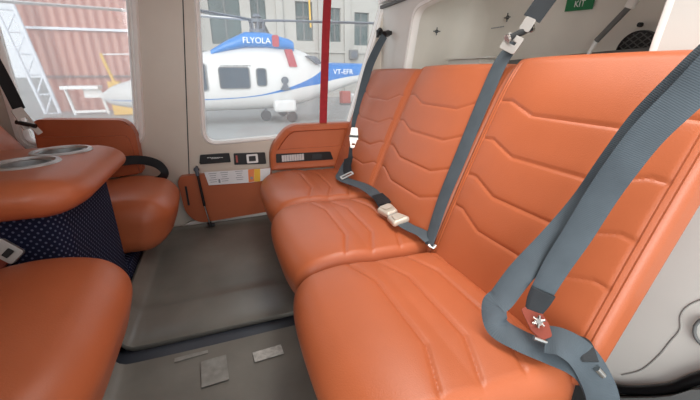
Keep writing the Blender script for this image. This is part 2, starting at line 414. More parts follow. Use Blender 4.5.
bm = bmesh.new(); cyl(bm, (-3.35, 14, 1.22), (-2.2, 14, 1.25), .02); bmo('jib', bm, whitep, t); box('base', (-3.0, 14, -.4), (.6, .5, .5), yellow, t, bevel=.03)
tag(box('hedge', (-17, 30, GZ+.9), (9, 1.5, 2.2), greenery, bevel=.4), 'distant green hedge beyond the apron left of the lattice truss', 'hedge')
for k, (x, y, c, s, lab) in enumerate([(5.2, 15, pinkm, (.4, .4, .5), 'dull red crate on the apron under the tail boom'), (6.0, 15.5, whitep, (.7, .5, .35), 'white wheeled box on the apron under the tail boom'), (6.8, 16, pinkm, (.3, .3, .8), 'tall dull red canister beyond the white wheeled box')]):
    t = empty('ground_crate', (x, y, GZ), label=lab, cat='crate'); box('body', (x, y, GZ+.08+s[2]/2), s, c, t, bevel=.04); box('skid', (x, y, GZ+.04), (s[0]*.9, s[1], .08), greyw, t)

def helicopter():
    HY = 11.0
    t = empty('helicopter', (1.5, HY, GZ), label='white and blue helicopter parked on the apron outside', cat='helicopter')
    # x, bottom, top, half width
    st = [(-2.80, .04, .14, .04), (-2.72, -.06, .25, .16), (-2.5, -.13, .38, .32), (-2.1, -.21, .50, .42), (-1.6, -.27, .72, .58), (-1.0, -.31, 1.00, .70), (-.2, -.33, 1.22, .78), (.6, -.33, 1.40, .80),
          (1.4, -.32, 1.44, .80), (2.0, -.29, 1.40, .78), (2.5, -.16, 1.24, .70), (2.9, -.02, 1.03, .58), (3.3, .12, .97, .46), (4.3, .42, .95, .30), (5.6, .62, .95, .22), (7.4, .80, 1.0, .14), (7.6, .86, .98, .05)]
    X = np.array([s[0] for s in st]); xs = np.linspace(-2.80, 7.6, 230)
    zb, zt, hw = (np.interp(xs, X, [s[i] for s in st]) for i in (1, 2, 3))
    nseg = 64; P = []; F = []
    ker = np.ones(7)/7
    sm = lambda a: np.convolve(np.pad(a, 3, 'edge'), ker, 'valid')
    zb, zt, hw = sm(zb), sm(zt), sm(hw)
    for i, x in enumerate(xs):
        zc, hz = (zb[i]+zt[i])/2, (zt[i]-zb[i])/2
        for j in range(nseg):
            a = 2*PI*j/nseg; c, s = math.cos(a), math.sin(a); e = .72
            P.append((x, HY+hw[i]*math.copysign(abs(c)**e, c), zc+hz*math.copysign(abs(s)**e, s)))
    for i in range(len(xs)-1):
        for j in range(nseg):
            F.append((i*nseg+j, i*nseg+(j+1) % nseg, (i+1)*nseg+(j+1) % nseg, (i+1)*nseg+j))
    F.append(tuple(range(nseg))); F.append(tuple(range((len(xs)-1)*nseg, len(xs)*nseg)))
    me = pd('fuselage', P, F); o = link('fuselage', me, hullm, t)
    # engine cowling
    cs = [(-.05, 1.10, 1.24, .3), (.35, 1.2, 1.47, .42), (.85, 1.3, 1.70, .46), (1.4, 1.3, 1.70, .46), (2.0, 1.25, 1.56, .42), (2.12, 1.22, 1.50, .36)]
    bm = bmesh.new(); rows = []
    for x, b, tt, h in cs:
        rows.append([bm.verts.new((x, HY-.25+h*math.copysign(abs(math.cos(a))**.6, math.cos(a)), (b+tt)/2+(tt-b)/2*math.copysign(abs(math.sin(a))**.6, math.sin(a)))) for a in [2*PI*j/24 for j in range(24)]])
    for a, b in zip(rows, rows[1:]):
        for j in range(24): bm.faces.new((a[j], a[(j+1) % 24], b[(j+1) % 24], b[j]))
    bm.faces.new(rows[0]); bm.faces.new(rows[-1])
    cw = bmo('engine_cowling', bm, helib, t, label='blue engine cowling')
    text('lettering', 'FLYOLA', (1.12, 10.285, 1.47), (0, -1, 0), (0, 0, 1), .205, whitep, cw, ex=.004)
    rr = rounded([(1.52, 1.33), (1.70, 1.33), (1.70, 1.62), (1.52, 1.62)], .06); prism('emblem', rr, 1, 10.27, 10.29, helir, cw)
    # side windows sit proud of the hull by a few centimetres
    fy = HY-.80
    def side(name, pts, m, y=fy, d=.05, r=.06, par=t, **k):
        return prism(name, rounded(pts, r), 1, y-.02, y+d, m, par, **k)
    for a, b, c, d in ((-.95, -.24, .26, .88), (.10, .83, .30, .80), (1.05, 1.27, .36, .77)):
        wn = side('window', [(a, c), (b, c), (b, d), (a, d)], heligl); ring('window_rim', rounded([(a, c), (b, c), (b, d), (a, d)], .06), [(0, fy-.03), (.03, fy-.03), (.03, fy+.05)], greyw, wn)
    side('windscreen', [(-1.75, .24), (-1.1, .22), (-1.1, .86), (-1.35, .72)], heligl, HY-.66)
    side('red_panel', [(1.83, 1.27), (2.02, 1.27), (2.15, .83), (1.93, .83)], helir, HY-.80, d=.15, r=.02)
    side('intake', [(2.42, 1.13), (2.7, 1.11), (2.9, .92), (2.75, .90)], helid, HY-.72, d=.2, r=.04)
    bm = bmesh.new(); cyl(bm, (1.78, 10.16, .48), (1.78, 10.2, .48), .10); cyl(bm, (1.78, 10.16, .30), (1.78, 10.2, .30), .09); bx(bm, (1.78, 10.17, .26), (.26, .05, .06)); bmo('fuel_port', bm, helid, t)
    for k in range(10): box('stencil_word', (.16+.08*k, fy-.02, .855), (.05 if k % 3 else .03, .01, .028), greyw, t)
    text('registration', 'VT-EFR', (3.60, HY-.46, .70), (0, -1, 0), (0, 0, 1), .20, whitep, t, ex=.004)
    # sponsons and wheels
    for s in (-1, 1):
        sp = box('sponson', (1.75, HY+s*.72, -.20), (.62, .34, .34), heliw, t, bevel=.08)
        rod('strut', (1.93, HY+s*.78, -.3), (1.93, HY+s*.8, -.5), .035, helid, sp)
        bm = bmesh.new(); cyl(bm, (1.93, HY+s*.86, -.51), (1.93, HY+s*.74, -.51), .15, seg=28); wh = bmo('wheel', bm, rubber, sp, bevel=.02)
    rod('nose_strut', (1.26, HY-.3, -.2), (1.26, HY-.3, -.5), .03, helid, t)
    bm = bmesh.new(); cyl(bm, (1.26, HY-.36, -.50), (1.26, HY-.24, -.50), .15, seg=28); bmo('nose_wheel', bm, rubber, t, bevel=.02)
    # rotor
    hub = (1.22, HY-.25, 2.0)
    bm = bmesh.new(); cyl(bm, (hub[0], hub[1], 1.6), (hub[0], hub[1], 2.12), .06); cyl(bm, (hub[0], hub[1], 1.66), (hub[0], hub[1], 1.78), .22); cyl(bm, (hub[0], hub[1], 1.95), (hub[0], hub[1], 2.02), .22); cyl(bm, (hub[0], hub[1], 2.08), (hub[0], hub[1], 2.16), .14, .07)
    for a in range(8): cyl(bm, (hub[0]+.17*math.cos(a*PI/4), hub[1]+.17*math.sin(a*PI/4), 1.7), (hub[0]+.2*math.cos(a*PI/4), hub[1]+.2*math.sin(a*PI/4), 1.98), .022, seg=8)
    rh = bmo('rotor_hub', bm, helid, t)
    for ang, m_ in ((2, helid), (80, helid), (182, heliw), (212, helid)):
        a = math.radians(ang); d = Vector((math.cos(a), math.sin(a), .0)); s = Vector((-d.y, d.x, 0)); bm = bmesh.new(); pr = []
        for r_, w_, z_ in ((.2, .05, 0), (.6, .07, .02), (1.1, .06, .03), (1.3, .17, .03), (3., .17, .07), (5.3, .17, .12), (5.4, .08, .12)):
            c = Vector(hub)+d*r_+Vector((0, 0, z_)); pr.append([bm.verts.new(c+s*(w_*x)+Vector((0, 0, z))) for x, z in ((-1, 0), (-.4, .035), (.6, .03), (1, 0), (.4, -.02), (-.5, -.02))])
        for p, q in zip(pr, pr[1:]):
            for j in range(6): bm.faces.new((p[j], p[(j+1) % 6], q[(j+1) % 6], q[j]))
        bm.faces.new(pr[0]); bm.faces.new(pr[-1]); bmo('rotor_blade', bm, m_, t)
    prism('tail_fin', [(6.5, .9), (7.6, .8), (8.3, 2.0), (7.8, 2.05)], 1, HY-.05, HY+.05, helib, t, bevel=.02)
    box('tailplane', (6.2, HY, .85), (.5, 2.4, .06), heliw, t, bevel=.02)
    rod('tail_rotor', (7.7, HY-.22, .65), (7.9, HY-.22, 2.1), .05, helid, t)
helicopter()

# ------------------------------------------------------------ cabin shell
WY0, WY1 = 1.70, 1.745
win2 = rounded([(-.078, .400), (.60, .422), (.795, 1.05), (-.022, 1.05)], [.06, .03, .06, .08], 10)
win1 = rounded([(-.715, .443), (-.350, .425), (-.268, 1.06), (-.705, 1.06)], [.03, .05, .06, .06], 10)
wp = [(-1.0, -.03), (.80, -.03), (.84, 1.2), (-1.05, 1.2)]
prism('wall_far', wp, 1, WY0, WY1, plastic, holes=[win1, win2], kind='structure')
tag(prism('window_1', offset(win1, .008), 1, WY1-.012, WY1-.008, hazeL), kind='structure')
tag(prism('window_2', offset(win2, .008), 1, WY1-.012, WY1-.008, hazeR), kind='structure')
tag(ring('trim_1', win1, [(-.002, WY1-.014), (-.006, WY0+.012), (.002, WY0-.004), (.006, WY0-.006), (.010, WY0-.001), (.014, WY0-.001), (.017, WY0-.009), (.030, WY0-.010), (.036, WY0+.001)], bead), kind='structure')
tag(ring('trim_2', win2, [(-.003, WY1-.014), (-.005, WY0+.014), (.003, WY0-.004), (.010, WY0-.007), (.018, WY0+.001)], bead), kind='structure')
# door seam, kick strip
tag(prism('trim_3', [(-.062, 1.2), (-.058, 1.2), (-.179, .13), (-.174, .10), (-.178, .10), (-.183, .13)], 1, WY0-.0015, WY0+.001, darkm), kind='structure')
tag(prism('trim_4', rounded([(-.235, .015), (.24, .025), (.24, .046), (-.19, .038)], .004), 1, WY0-.02, WY0, plasticw, bevel=.004), kind='structure')
# ceiling, forward bulkhead, added near-left light blockers
tag(box('ceiling', (-.1, .75, 1.22), (2.1, 2.1, .03), plasticw), kind='structure')
tag(box('wall_left', (-.99, .95, .58), (.03, 1.6, 1.25), plastic), kind='structure')
tag(box('wall_near_blocker', (-.56, .10, .33), (.88, .05, .68), plastic), kind='structure')  # unseen low blocker, added to keep sun off the left seats
tag(box('wall_near_blocker', (-.80, .10, .94), (.38, .05, .54), plastic), kind='structure')  # unseen upper blocker, cuts light entering on the left
# aft bulkhead with the luggage recess
AX = .78
ah = rounded([(1.46, .62), (1.455, .72), (1.40, .935), (1.15, .957), (.95, 1.07), (.445, 1.12), (.476, .86), (.486, .74), (.49, .62)], [.01, .02, .05, .05, .08, .03, .02, .02, .01], 8)
prism('wall_right', [(1.70, -.03), (1.70, 1.2), (-.6, 1.2), (-.6, -.03)], 0, AX, AX+.03, plasticw, holes=[ah], kind='structure')
tag(ring('trim_5', ah, [(0, AX+.035), (-.003, AX+.012), (.002, AX-.001), (.010, AX-.002), (.018, AX+.002)], bead, axis=0), kind='structure')
rb = rounded([(1.60, .62), (1.60, .74), (1.58, 1.02), (1.2, 1.05), (.30, 1.08), (.30, .86), (.30, .74), (.30, .62)], .08, 8)
def recess():
    bm = bmesh.new(); rows = []
    base = [Vector(p) for p in ah]; far = offset(ah, .10)
    for d, x in ((0, AX+.03), (.01, AX+.06), (.03, .90), (.05, 1.0), (.055, 1.06), (.04, 1.10), (.0, 1.13), (-.08, 1.14)):
        rows.append([bm.verts.new((x, p[0]+(.12*(x-AX) if p[0] > 1 else -.25*(x-AX)), p[1]+(.18*(x-AX) if p[1] > .85 else 0))) for p in offset(ah, d)])
    n = len(ah)
    for a, b in zip(rows, rows[1:]):
        for i in range(n): bm.faces.new((a[i], a[(i+1) % n], b[(i+1) % n], b[i]))
    f = bm.faces.new(rows[-1]); bmesh.ops.triangulate(bm, faces=[f])
    bmo('wall_recess', bm, recessm, kind='structure')
recess()
tag(box('trim_6', (1.085, .86, .742), (.03, .74, .024), greyw, bevel=.006, rot=Matrix.Rotation(math.radians(-2.2), 3, 'X')), kind='structure')
tag(box('trim_7', (AX-.008, 1.2, .985), (.016, 1.0, .014), greyw, bevel=.003), kind='structure')
tag(box('trim_8', (AX-.012, 1.2, 1.015), (.024, 1.0, .03), bead, bevel=.004), kind='structure')

# cabin floor mat
def floor_part(name, prof, x0, x1, m):   # prof along y: (y, z)
    bm = bmesh.new(); rows = []
    xs = [x0-.045, x0-.04, x0-.012, x0+.004]+list(np.linspace(x0+.03, x1, 14))
    for i, x in enumerate(xs):
        zz = (.052, .052, .010, .001)[i] if i < 4 else 0
        rows.append([bm.verts.new((x, y, max(z, 0)+zz+(.0015*math.sin(9*x+7*y)))) for y, z in prof])
    for a, b in zip(rows, rows[1:]):
        for j in range(len(prof)-1): bm.faces.new((a[j], a[j+1], b[j+1], b[j]))
    o = bmo(name, bm, m, kind='structure'); s = o.modifiers.new('thick', 'SOLIDIFY'); s.thickness = .004
    return o
floor_part('floor', [(.892, -.004), (.895, .010), (.905, .013), (.96, .012), (1.05, .010), (1.065, .008), (1.08, .002), (1.12, 0)]+[(y, 0) for y in np.linspace(1.2, 1.6, 9)]+[(1.64, .003), (1.662, .008), (1.672, .015), (1.676, .022)], -.295, .62, floorm)
floor_part('floor', [(-.4, 0), (0, 0), (.2, 0), (.4, 0), (.6, 0), (.8, .001), (.820, .006), (.834, .009), (.842, -.002)], -.30, .62, floorm)
tag(box('trim_9', (.12, .868, -.008), (.98, .07, .012), gapm), kind='structure')
tag(box('floor', (-.1, .65, -.04), (2.0, 2.3, .04), darkm), kind='structure')
for (x, y, sx, sy, m_, lab) in ((-.088, .745, .062, .085, floorl, 'pale grey square repair patch on the near floor mat'), (.045, .757, .075, .035, scuff, 'scuffed light tape strip on the floor mat close to the bench'), (-.145, .822, .08, .026, floorl, 'thin grey tape patch on the edge of the near floor mat')):
    tag(box('floor_patch', (x, y, .0045), (sx, sy, .0012), m_, rot=Matrix.Rotation(.06, 3, 'Z')), lab, 'patch')

# ------------------------------------------------------------ seats
SX0, SX1 = .112, .545          # cushion front / back
def seat_meshes(step):
    W = .455; L = SX1-SX0; zb, zt = .095, .262
    ks = [0, .03, .125, .33, .425, W]
    lines = []
    for e, mm in ((.262, .298), (.340, .378), (.424, .456), (.497, .512)):
        lines.append([(a-SX0, y) for a, y in zip((e-.006, e, mm, mm, e, e-.006), ks)])
    def fn(P, N):
        x, y, z = P[:, 0].copy(), P[:, 1].copy(), P[:, 2].copy(); Hh = zt-zb
        v = np.abs(y-W/2)/(W/2); fr = np.clip(1-x/.22, 0, 1)
        top = np.clip(N[:, 2], 0, 1)
        g = np.zeros_like(x)
        for pl in lines:
            d = dline(x, y, pl); edge = np.clip((W/2-np.abs(y-W/2)-.012)/.03, 0, 1)
            g += np.exp(-(d/.0042)**2)*edge*.0038 + np.exp(-(d/.015)**2)*edge*.0013
        z2 = z - g*top
        z2 += -.012*v**4*(z/Hh) - .010*np.clip(x/L-.55, 0, 1)*(z/Hh) + .010*np.sin(np.clip(x/.22, 0, 1)*PI)*(z/Hh)
        z2 -= .020*fr**2*(z/Hh)
        x2 = x + fr*(.020*v**4 + .032*(1-z/Hh)**1.3) - .012*np.clip(-N[:, 0], 0, 1)*(1-v**2)
        y2 = y + .004*np.sign(y-W/2)*(-1)*v**6
        return np.stack([x2+SX0-.5, y2, z2+zb], 1)
    P, F = softbox((L, W, zt-zb), (.060, .034, .060), step, fn); cush = pd('seat_cushion', P, F)
    # backrest (u along y, w along the slope, thickness)
    d = np.array([.382, 0, .924]); n = np.array([-.924, 0, .382]); base = np.array([0, 0, .25])
    Lw, T = .55, .066; w0 = -.045
    bl = []
    for wl in (.366, .272, .178, .095):
        bl.append([(0, wl+.026), (.05, wl+.028), (.125, wl), (.315, wl), (.395, wl+.028), (W, wl+.026)])
    def fb(P, N):
        w, y, t_ = P[:, 0].copy(), P[:, 1].copy(), P[:, 2].copy()
        v = np.abs(y-W/2)/(W/2); fr = np.clip(N[:, 2], 0, 1); g = np.zeros_like(w)
        for pl in bl:
            q = dline(y, w+w0, pl); ed = np.clip((W/2-np.abs(y-W/2)-.02)/.01, 0, 1)
            g += (np.exp(-(q/.0032)**2)*.0029+np.exp(-(q/.014)**2)*.0009)*ed
        e = W/2-np.abs(y-W/2)
        g += np.exp(-((e-.015)/.0024)**2)*.003+np.exp(-((e-.025)/.0024)**2)*.0022
        tt = t_/T
        h = t_ - g*fr + tt*(-.012*v**3 - .010*np.clip((w+w0-.40)/.1, 0, 1)**2 + .006*np.sin(np.clip((w+w0)/.5, 0, 1)*PI))
        h = h - .0
        ww = w + w0
        X = base + ww[:, None]*d + (h-T+.004)[:, None]*n
        X[:, 1] = y
        return X
    P, F = softbox((Lw, W, T), (.022, .014, .020), step, fb); back = pd('backrest', P, F)
    return cush, back
cm, bk = seat_meshes(.0035)
def seat_base(par, x0, x1, y0, y1):
    return box('seat_base', ((x0+x1)/2, (y0+y1)/2, .052), (x1-x0, y1-y0, .085), darkm, par, bevel=.006)
def make_seat(y0, label, tall=1.0, dx=0):
    t = empty('passenger_seat', (.5, y0, 0), label=label, cat='seat', group='orange leather seats of the bench')
    if not cm.materials:
        c = link('seat_cushion', cm, leather, t); b = link('backrest', bk, leather, t)
    else:
        c = bpy.data.objects.new('seat_cushion', cm); COL.objects.link(c); c.parent = t
        b = bpy.data.objects.new('backrest', bk); COL.objects.link(b); b.parent = t
    for o in (c, b): o.matrix_parent_inverse = Matrix()
    b.scale = (1, 1, tall); c.location.x = dx
    seat_base(t, .24, .56, y0+.02, y0+.435)
    return t
s3 = make_seat(.280, 'nearest quilted orange leather seat of the bench, tangled belt loop on it', 1.035, -.014)
s2 = make_seat(.735, 'middle quilted orange leather seat of the bench with two pale buckles on it', 1.018)
s1 = make_seat(1.190, 'farthest quilted orange leather seat of the bench, beside the window armrest', 1.006, .014)

# forward (left) seats, facing the bench
def forward_seat(y0, W, label, step, back=True, x1=-.20, x0=-.66, zt=.262, grp=None, backx=-.60, zb=.105, base_box=True):
    t = empty('passenger_seat', (x1, y0, 0), label=label, cat='seat')
    L = x1-x0; Hh = zt-zb
    pipe = [(L-.12, .03), (L-.06, .05), (L-.045, W*.5), (L-.06, W-.05), (L-.12, W-.03)]
    def fn(P, N):
        x, y, z = P[:, 0].copy(), P[:, 1].copy(), P[:, 2].copy(); v = np.abs(y-W/2)/(W/2); fr = np.clip((x-L+.24)/.24, 0, 1)
        z2 = z + (-.018*v**4 - .030*fr**2 + .012*np.sin(np.clip((L-x)/.25, 0, 1)*PI))*(z/Hh)
        x2 = x - fr*(.050*v**4 + .045*(1-z/Hh)**1.3)
        return np.stack([x2+x0, y+y0, z2+zb], 1)
    P, F = softbox((L, W, Hh), (.070, .05, .065), step, fn); c = link('seat_cushion', pd('seat_cushion', P, F), leather, t)
    d = np.array([-.50, 0, .866]); n = np.array([.866, 0, .50]); base = np.array([backx+.03, 0, .235])
    def fb(P, N):
        w, y, tt = P[:, 0], P[:, 1], P[:, 2]; v = np.abs(y-W/2)/(W/2)
        X = base+(w-.02)[:, None]*d+(tt-.08-.012*v**3*(tt/.08))[:, None]*n; X[:, 1] = y+y0; return X
    P, F = softbox((.52, W, .08), (.03, .03, .03), step, fb); link('backrest', pd('backrest', P, F), leather, t)
    if base_box: box('seat_base', ((x0+x1)/2-.05, y0+W/2, zb/2), (L-.16, W-.06, zb-.01), darkm, t, bevel=.006)
    return t
forward_seat(.40, .455, 'near left orange leather seat in front of the cup holder console', .006, x1=-.206, zt=.338, zb=.15)
forward_seat(1.245, .395, 'far left orange leather seat under the hazy left window', .006, x1=-.185, zt=.30, base_box=False)
tag(box('seat_plinth', (-.60, 1.43, .05), (.51, .42, .09), carpetm, bevel=.01), 'dark blue carpeted step under the far left seat', 'plinth')

# console with two cup holders
def console():
    t = empty('cup_holder_console', (-.5, 1.0, 0), label='orange topped console with two steel cup holders and dotted blue sides', cat='console')
    X0, X1, Y0, Y1, Z0, Z1 = -.70, -.280, .79, 1.235, .422, .503
    cups = ((-.408, 1.125), (-.436, .990))
    def fn(P, N):
        x, y, z = P[:, 0]+X0, P[:, 1]+Y0, P[:, 2]+Z0
        f = np.clip((x+.42)/.22, 0, 1); z = z-.012*f**2*((z-Z0)/(Z1-Z0)); 
        fy = np.clip((Y0+.10-y)/.10, 0, 1); x = x-.06*fy**2*f
        return np.stack([x, y, z], 1)
    def drop(C):
        q = np.zeros(len(C), bool)
        for cx, cy in cups: q |= (np.hypot(C[:, 0]-cx, C[:, 1]-cy) < .055) & (C[:, 2] > Z1-.03)
        return q
    P, F = softbox((X1-X0, Y1-Y0, Z1-Z0), (.075, .05, .045), .006, fn, drop); link('console_top', pd('console_top', P, F), leather, t)
    prism('console_body', rounded([(-.68, .865), (-.365, .86), (-.345, .88), (-.345, 1.20), (-.68, 1.20)], .01), 2, .0, .437, carpetm, t, bevel=.004)
    for cx, cy in cups:
        bm = bmesh.new(); prof = [(.052, .430), (.050, .428), (.050, .500), (.055, Z1-.002), (.058, Z1+.004), (.066, Z1+.0035), (.069, Z1-.001), (.067, Z1-.006)]
        prof = [(0.0005, .430)]+prof; rows = []
        for r_, z_ in prof: rows.append([bm.verts.new((cx+r_*math.cos(2*PI*j/48), cy+r_*math.sin(2*PI*j/48), z_)) for j in range(48)])
        for a, b in zip(rows, rows[1:]):
            for j in range(48): bm.faces.new((a[j], a[(j+1) % 48], b[(j+1) % 48], b[j]))
        bmo('cup_holder', bm, brushed, t, label='brushed steel cup holder')
console()

# armrest panels on the far wall
t = empty('armrest_panel', (.4, 1.66, .26), label='orange leather armrest panel with a dark vent slot on the far wall by the bench', cat='armrest')
ap = rounded([(.196, .256), (.198, .362), (.290, .468), (.612, .466), (.575, .246)], [.012, .06, .05, .02, .01], 8)
inner = rounded([(.250, .352), (.318, .425), (.520, .430), (.500, .345)], [.01, .04, .02, .01], 8)
prism('panel', ap, 1, 1.655, WY0-.001, leather, t)
ring('padded_edge', ap, [(0, 1.69), (.002, 1.662), (-.001, 1.650), (-.010, 1.644), (-.026, 1.646), (-.034, 1.655), (-.036, 1.664)], leather, t)
prism('lower_pad', rounded([(.212, .262), (.212, .352), (.250, .356), (.50, .352), (.558, .356), (.548, .252)], .01), 1, 1.647, 1.66, leather, t, bevel=.004)
prism('lid_lip', rounded([(.285, .440), (.600, .440), (.598, .462), (.295, .462)], .01), 1, 1.640, 1.66, leather, t, bevel=.005)
vs = prism('vent_slot', rounded([(.222, .294), (.224, .337), (.492, .329), (.506, .288)], .006), 1, 1.643, 1.65, black, t, bevel=.001)
bm = bmesh.new()
for k in range(9): bx(bm, (.255+.012*k, 1.641, .314), (.010, .006, .030))
bmo('slats', bm, brushed, vs); box('latch', (.42, 1.641, .310), (.05, .005, .026), rubber, vs, bevel=.001)
t = empty('armrest_panel', (-.48, 1.66, .3), label='dark orange leather armrest panel below the hazy left window', cat='armrest')
al = rounded([(-.68, .28), (-.66, .535), (-.362, .520), (-.334, .476), (-.336, .30)], [.01, .03, .03, .03, .01], 8)
prism('panel', al, 1, 1.640, WY0-.001, leather, t, bevel=.008)
prism('lower_pad', rounded([(-.67, .28), (-.655, .47), (-.36, .458), (-.345, .30)], .015), 1, 1.628, 1.645, leather, t, bevel=.005)

# door pocket, leaflets, sockets, rod
t = empty('door_pocket', (0, 1.69, .03), label='flat orange leather pocket low on the far wall between the seats', cat='pocket')
prism('pocket', rounded([(-.215, .24), (-.205, .085), (-.155, .028), (.20, .045), (.20, .26), (-.20, .262)], [.02, .05, .04, .02, .01, .02], 8), 1, 1.668, WY0-.001, leather, t, bevel=.006)
bm = bmesh.new(); bx(bm, (-.185, 1.666, .17), (.008, .004, .09)); bmo('slit', bm, darkm, t)
t = empty('safety_leaflet', (.05, 1.665, .2), label='white printed safety leaflet tucked in the orange wall pocket', cat='leaflet')
prism('sheet', [(-.10, .275), (.195, .268), (.190, .210), (.098, .206), (-.088, .212)], 1, 1.658, 1.660, paper, t)
prism('printed_block', [(.092, .270), (.120, .270), (.116, .240), (.090, .240)], 1, 1.6565, 1.6583, orangep, t)
prism('printed_block', [(.090, .240), (.116, .240), (.114, .209), (.089, .208)], 1, 1.6565, 1.6583, orangep, t)
prism('printed_block', [(.120, .270), (.147, .269), (.143, .208), (.114, .208)], 1, 1.6565, 1.6583, yellowp, t)
for r_ in range(5):
    for x0_ in (-.085, -.035, .03):
        box('printed_line', (x0_+.02, 1.6575, .266-.010*r_), (.034-.006*(r_ % 3), .0008, .0022), ink, t)
box('printed_icon', (-.04, 1.6572, .228), (.008, .001, .018), ink, t); box('printed_icon', (.104, 1.656, .228), (.012, .001, .012), ink, t)
t = empty('stowage_slot', (-.045, 1.7, .33), label='wide black recessed slot with pale lettering on the far wall', cat='slot')
prism('slot_plate', rounded([(-.116, .308), (-.108, .347), (.018, .347), (.020, .304)], .004), 1, 1.690, WY0, black, t, bevel=.002)
bm = bmesh.new()
for k in range(7): bx(bm, (-.076+.010*k, 1.6895, .333-.0006*k), (.007, .001, .003)); 
for k in range(4): bx(bm, (-.060+.009*k, 1.6895, .3275), (.006, .001, .0025))
bmo('pale_marking', bm, whitep, t); box('lower_lip', (-.048, 1.688, .308), (.13, .006, .004), rubber, t)
t = empty('wall_socket', (.11, 1.7, .3), label='black socket plate with a square white switch on the far wall', cat='socket')
prism('socket_plate', rounded([(.034, .290), (.036, .343), (.180, .338), (.181, .282)], .004), 1, 1.690, WY0, black, t, bevel=.002)
plate('switch_frame', (.118, 1.690, .314), (0, -1, 0), (0, 0, 1), rect(.052, .042, r=.006), .006, whitep, t, holes=[rect(.032, .026, r=.003)])
prism('red_label', [(.044, .300), (.044, .334), (.052, .334), (.052, .300)], 1, 1.6885, 1.6905, pinkm, t)
t = empty('gas_strut', (-.13, 1.65, .0), label='thin black and chrome strut leaning on the orange wall pocket', cat='strut')
rod('cylinder', (-.128, 1.655, .27), (-.118, 1.645, .12), .006, black, t); rod('piston', (-.1185, 1.645, .13), (-.105, 1.635, .025), .0035, chrome, t)
bm = bmesh.new(); bmesh.ops.create_uvsphere(bm, u_segments=16, v_segments=10, radius=.012, matrix=Matrix.Translation((-.130, 1.662, .289))); cyl(bm, (-.129, 1.66, .285), (-.128, 1.655, .262), .008); cyl(bm, (-.130, 1.70, .292), (-.130, 1.66, .290), .006); bmo('ball_joint', bm, helid, t)
bm = bmesh.new(); cyl(bm, (-.108, 1.637, .04), (-.104, 1.634, .018), .008); cyl(bm, (-.118, 1.64, .022), (-.085, 1.64, .022), .009); bmo('end_fitting', bm, black, t)
tag(ribbon('pull_strap', [(.515, 1.690, 1.10), (.503, 1.682, 1.0), (.490, 1.676, .85), (.478, 1.670, .68), (.468, 1.664, .55), (.462, 1.660, .455)], (0, -1, 0), .037, redstrap, th=.003), 'red webbing pull strap hanging down across the right window', 'strap')

# ------------------------------------------------------------ aft recess fittings
t = empty('first_aid_sign', (1.1, .95, .95), label='green KIT sticker with white lettering on the recess wall', cat='sign')
plate('sticker', (1.135, .950, .938), (-1, 0, 0), (0, -.06, 1), rect(.10, .10, r=.001), .002, green, t, bevel=0)
text('lettering', 'KIT', (1.132, .950, .906), (-1, 0, 0), (0, -.06, 1), .026, whitep, t)
bm = bmesh.new(); bx(bm, (1.132, .950, .950), (.001, .012, .036)); bx(bm, (1.132, .950, .950), (.001, .036, .012)); bmo('cross', bm, whitep, t)
t = empty('recess_strut', (1.0, .8, .75), label='grey and white stay rod leaning inside the luggage recess', cat='rod')
rod('white_rod', (1.04, .815, .735), (1.04, .793, .787), .0055, whitep, t); rod('grey_sleeve', (1.04, .794, .784), (1.04, .722, .862), .0075, greyw, t)
rod('end_fitting', (1.04, .724, .858), (1.04, .712, .885), .012, bead, t)
t = empty('round_grille', (1.1, .72, .76), label='round black mesh grille low on the recess wall', cat='grille')
gc = Vector((1.10, .718, .752)); bm = bmesh.new(); cyl(bm, gc+Vector((.03, 0, 0)), gc, .050, seg=32); bmo('grille_plate', bm, darkm, t)
bm = bmesh.new()
for k in range(-3, 4):
    for s in (-1, 1):
        L = 2*math.sqrt(max(.050**2-(k*.0135)**2, 0)); d = Vector((0, math.cos(s*PI/5), math.sin(s*PI/5))); nn = Vector((0, -d.z, d.y))
        c = gc+Vector((-.002, 0, 0))+nn*k*.0135; cyl(bm, c-d*L/2, c+d*L/2, .0016, seg=6)
bmo('mesh', bm, greyw, t); ring('rim', [(gc.y+x, gc.z+z) for x, z in disc(.050, 32)], [(0, gc.x+.01), (0, gc.x-.004), (.004, gc.x-.004), (.005, gc.x+.01)], black, t, axis=0)
def fastener(c, n, lab):
    t = empty('recess_fastener', c, label=lab, cat='fastener', group='dark fasteners in the luggage recess'); c = Vector(c); n = Vector(n).normalized()
    rod('stud', c, c+n*.006, .007, rubber, t); bm = bmesh.new(); u = n.orthogonal().normalized(); v = n.cross(u)
    for s in (u+v, u-v): cyl(bm, c-s*.011+n*.004, c+s*.011+n*.004, .0025, seg=8)
    bmo('cross_clip', bm, greyw, t)
fastener((1.125, 1.254, .904), (-1, 0, 0), 'small dark cross clip on the recess wall beside the middle shoulder belt')
fastener((.94, 1.475, .868), (-.2, -1, 0), 'small dark cross clip near the left corner of the recess')
bm = bmesh.new(); cyl(bm, (1.13, .741, .823), (1.12, .741, .823), .006); tag(bmo('recess_screw', bm, rubber), 'tiny dark screw above the round mesh grille', 'screw')
bm = bmesh.new()
for k in range(9): bx(bm, (1.128, 1.345-.0085*k, .874), (.001, .006, .004))
tag(bmo('stencil_marking', bm, ink), 'faint line of tiny grey lettering on the recess wall', 'marking')
t = empty('folded_panel', (1.0, 1.2, .72), label='flat white panel lying in the recess behind the middle backrest', cat='panel')
prism('panel_sheet', [(.93, 1.38), (1.09, 1.46), (1.09, 1.20), (.93, 1.10)], 2, .748, .753, plasticw, t, bevel=.001)
box('support_box', (1.01, 1.28, .705), (.12, .2, .084), plasticw, t)

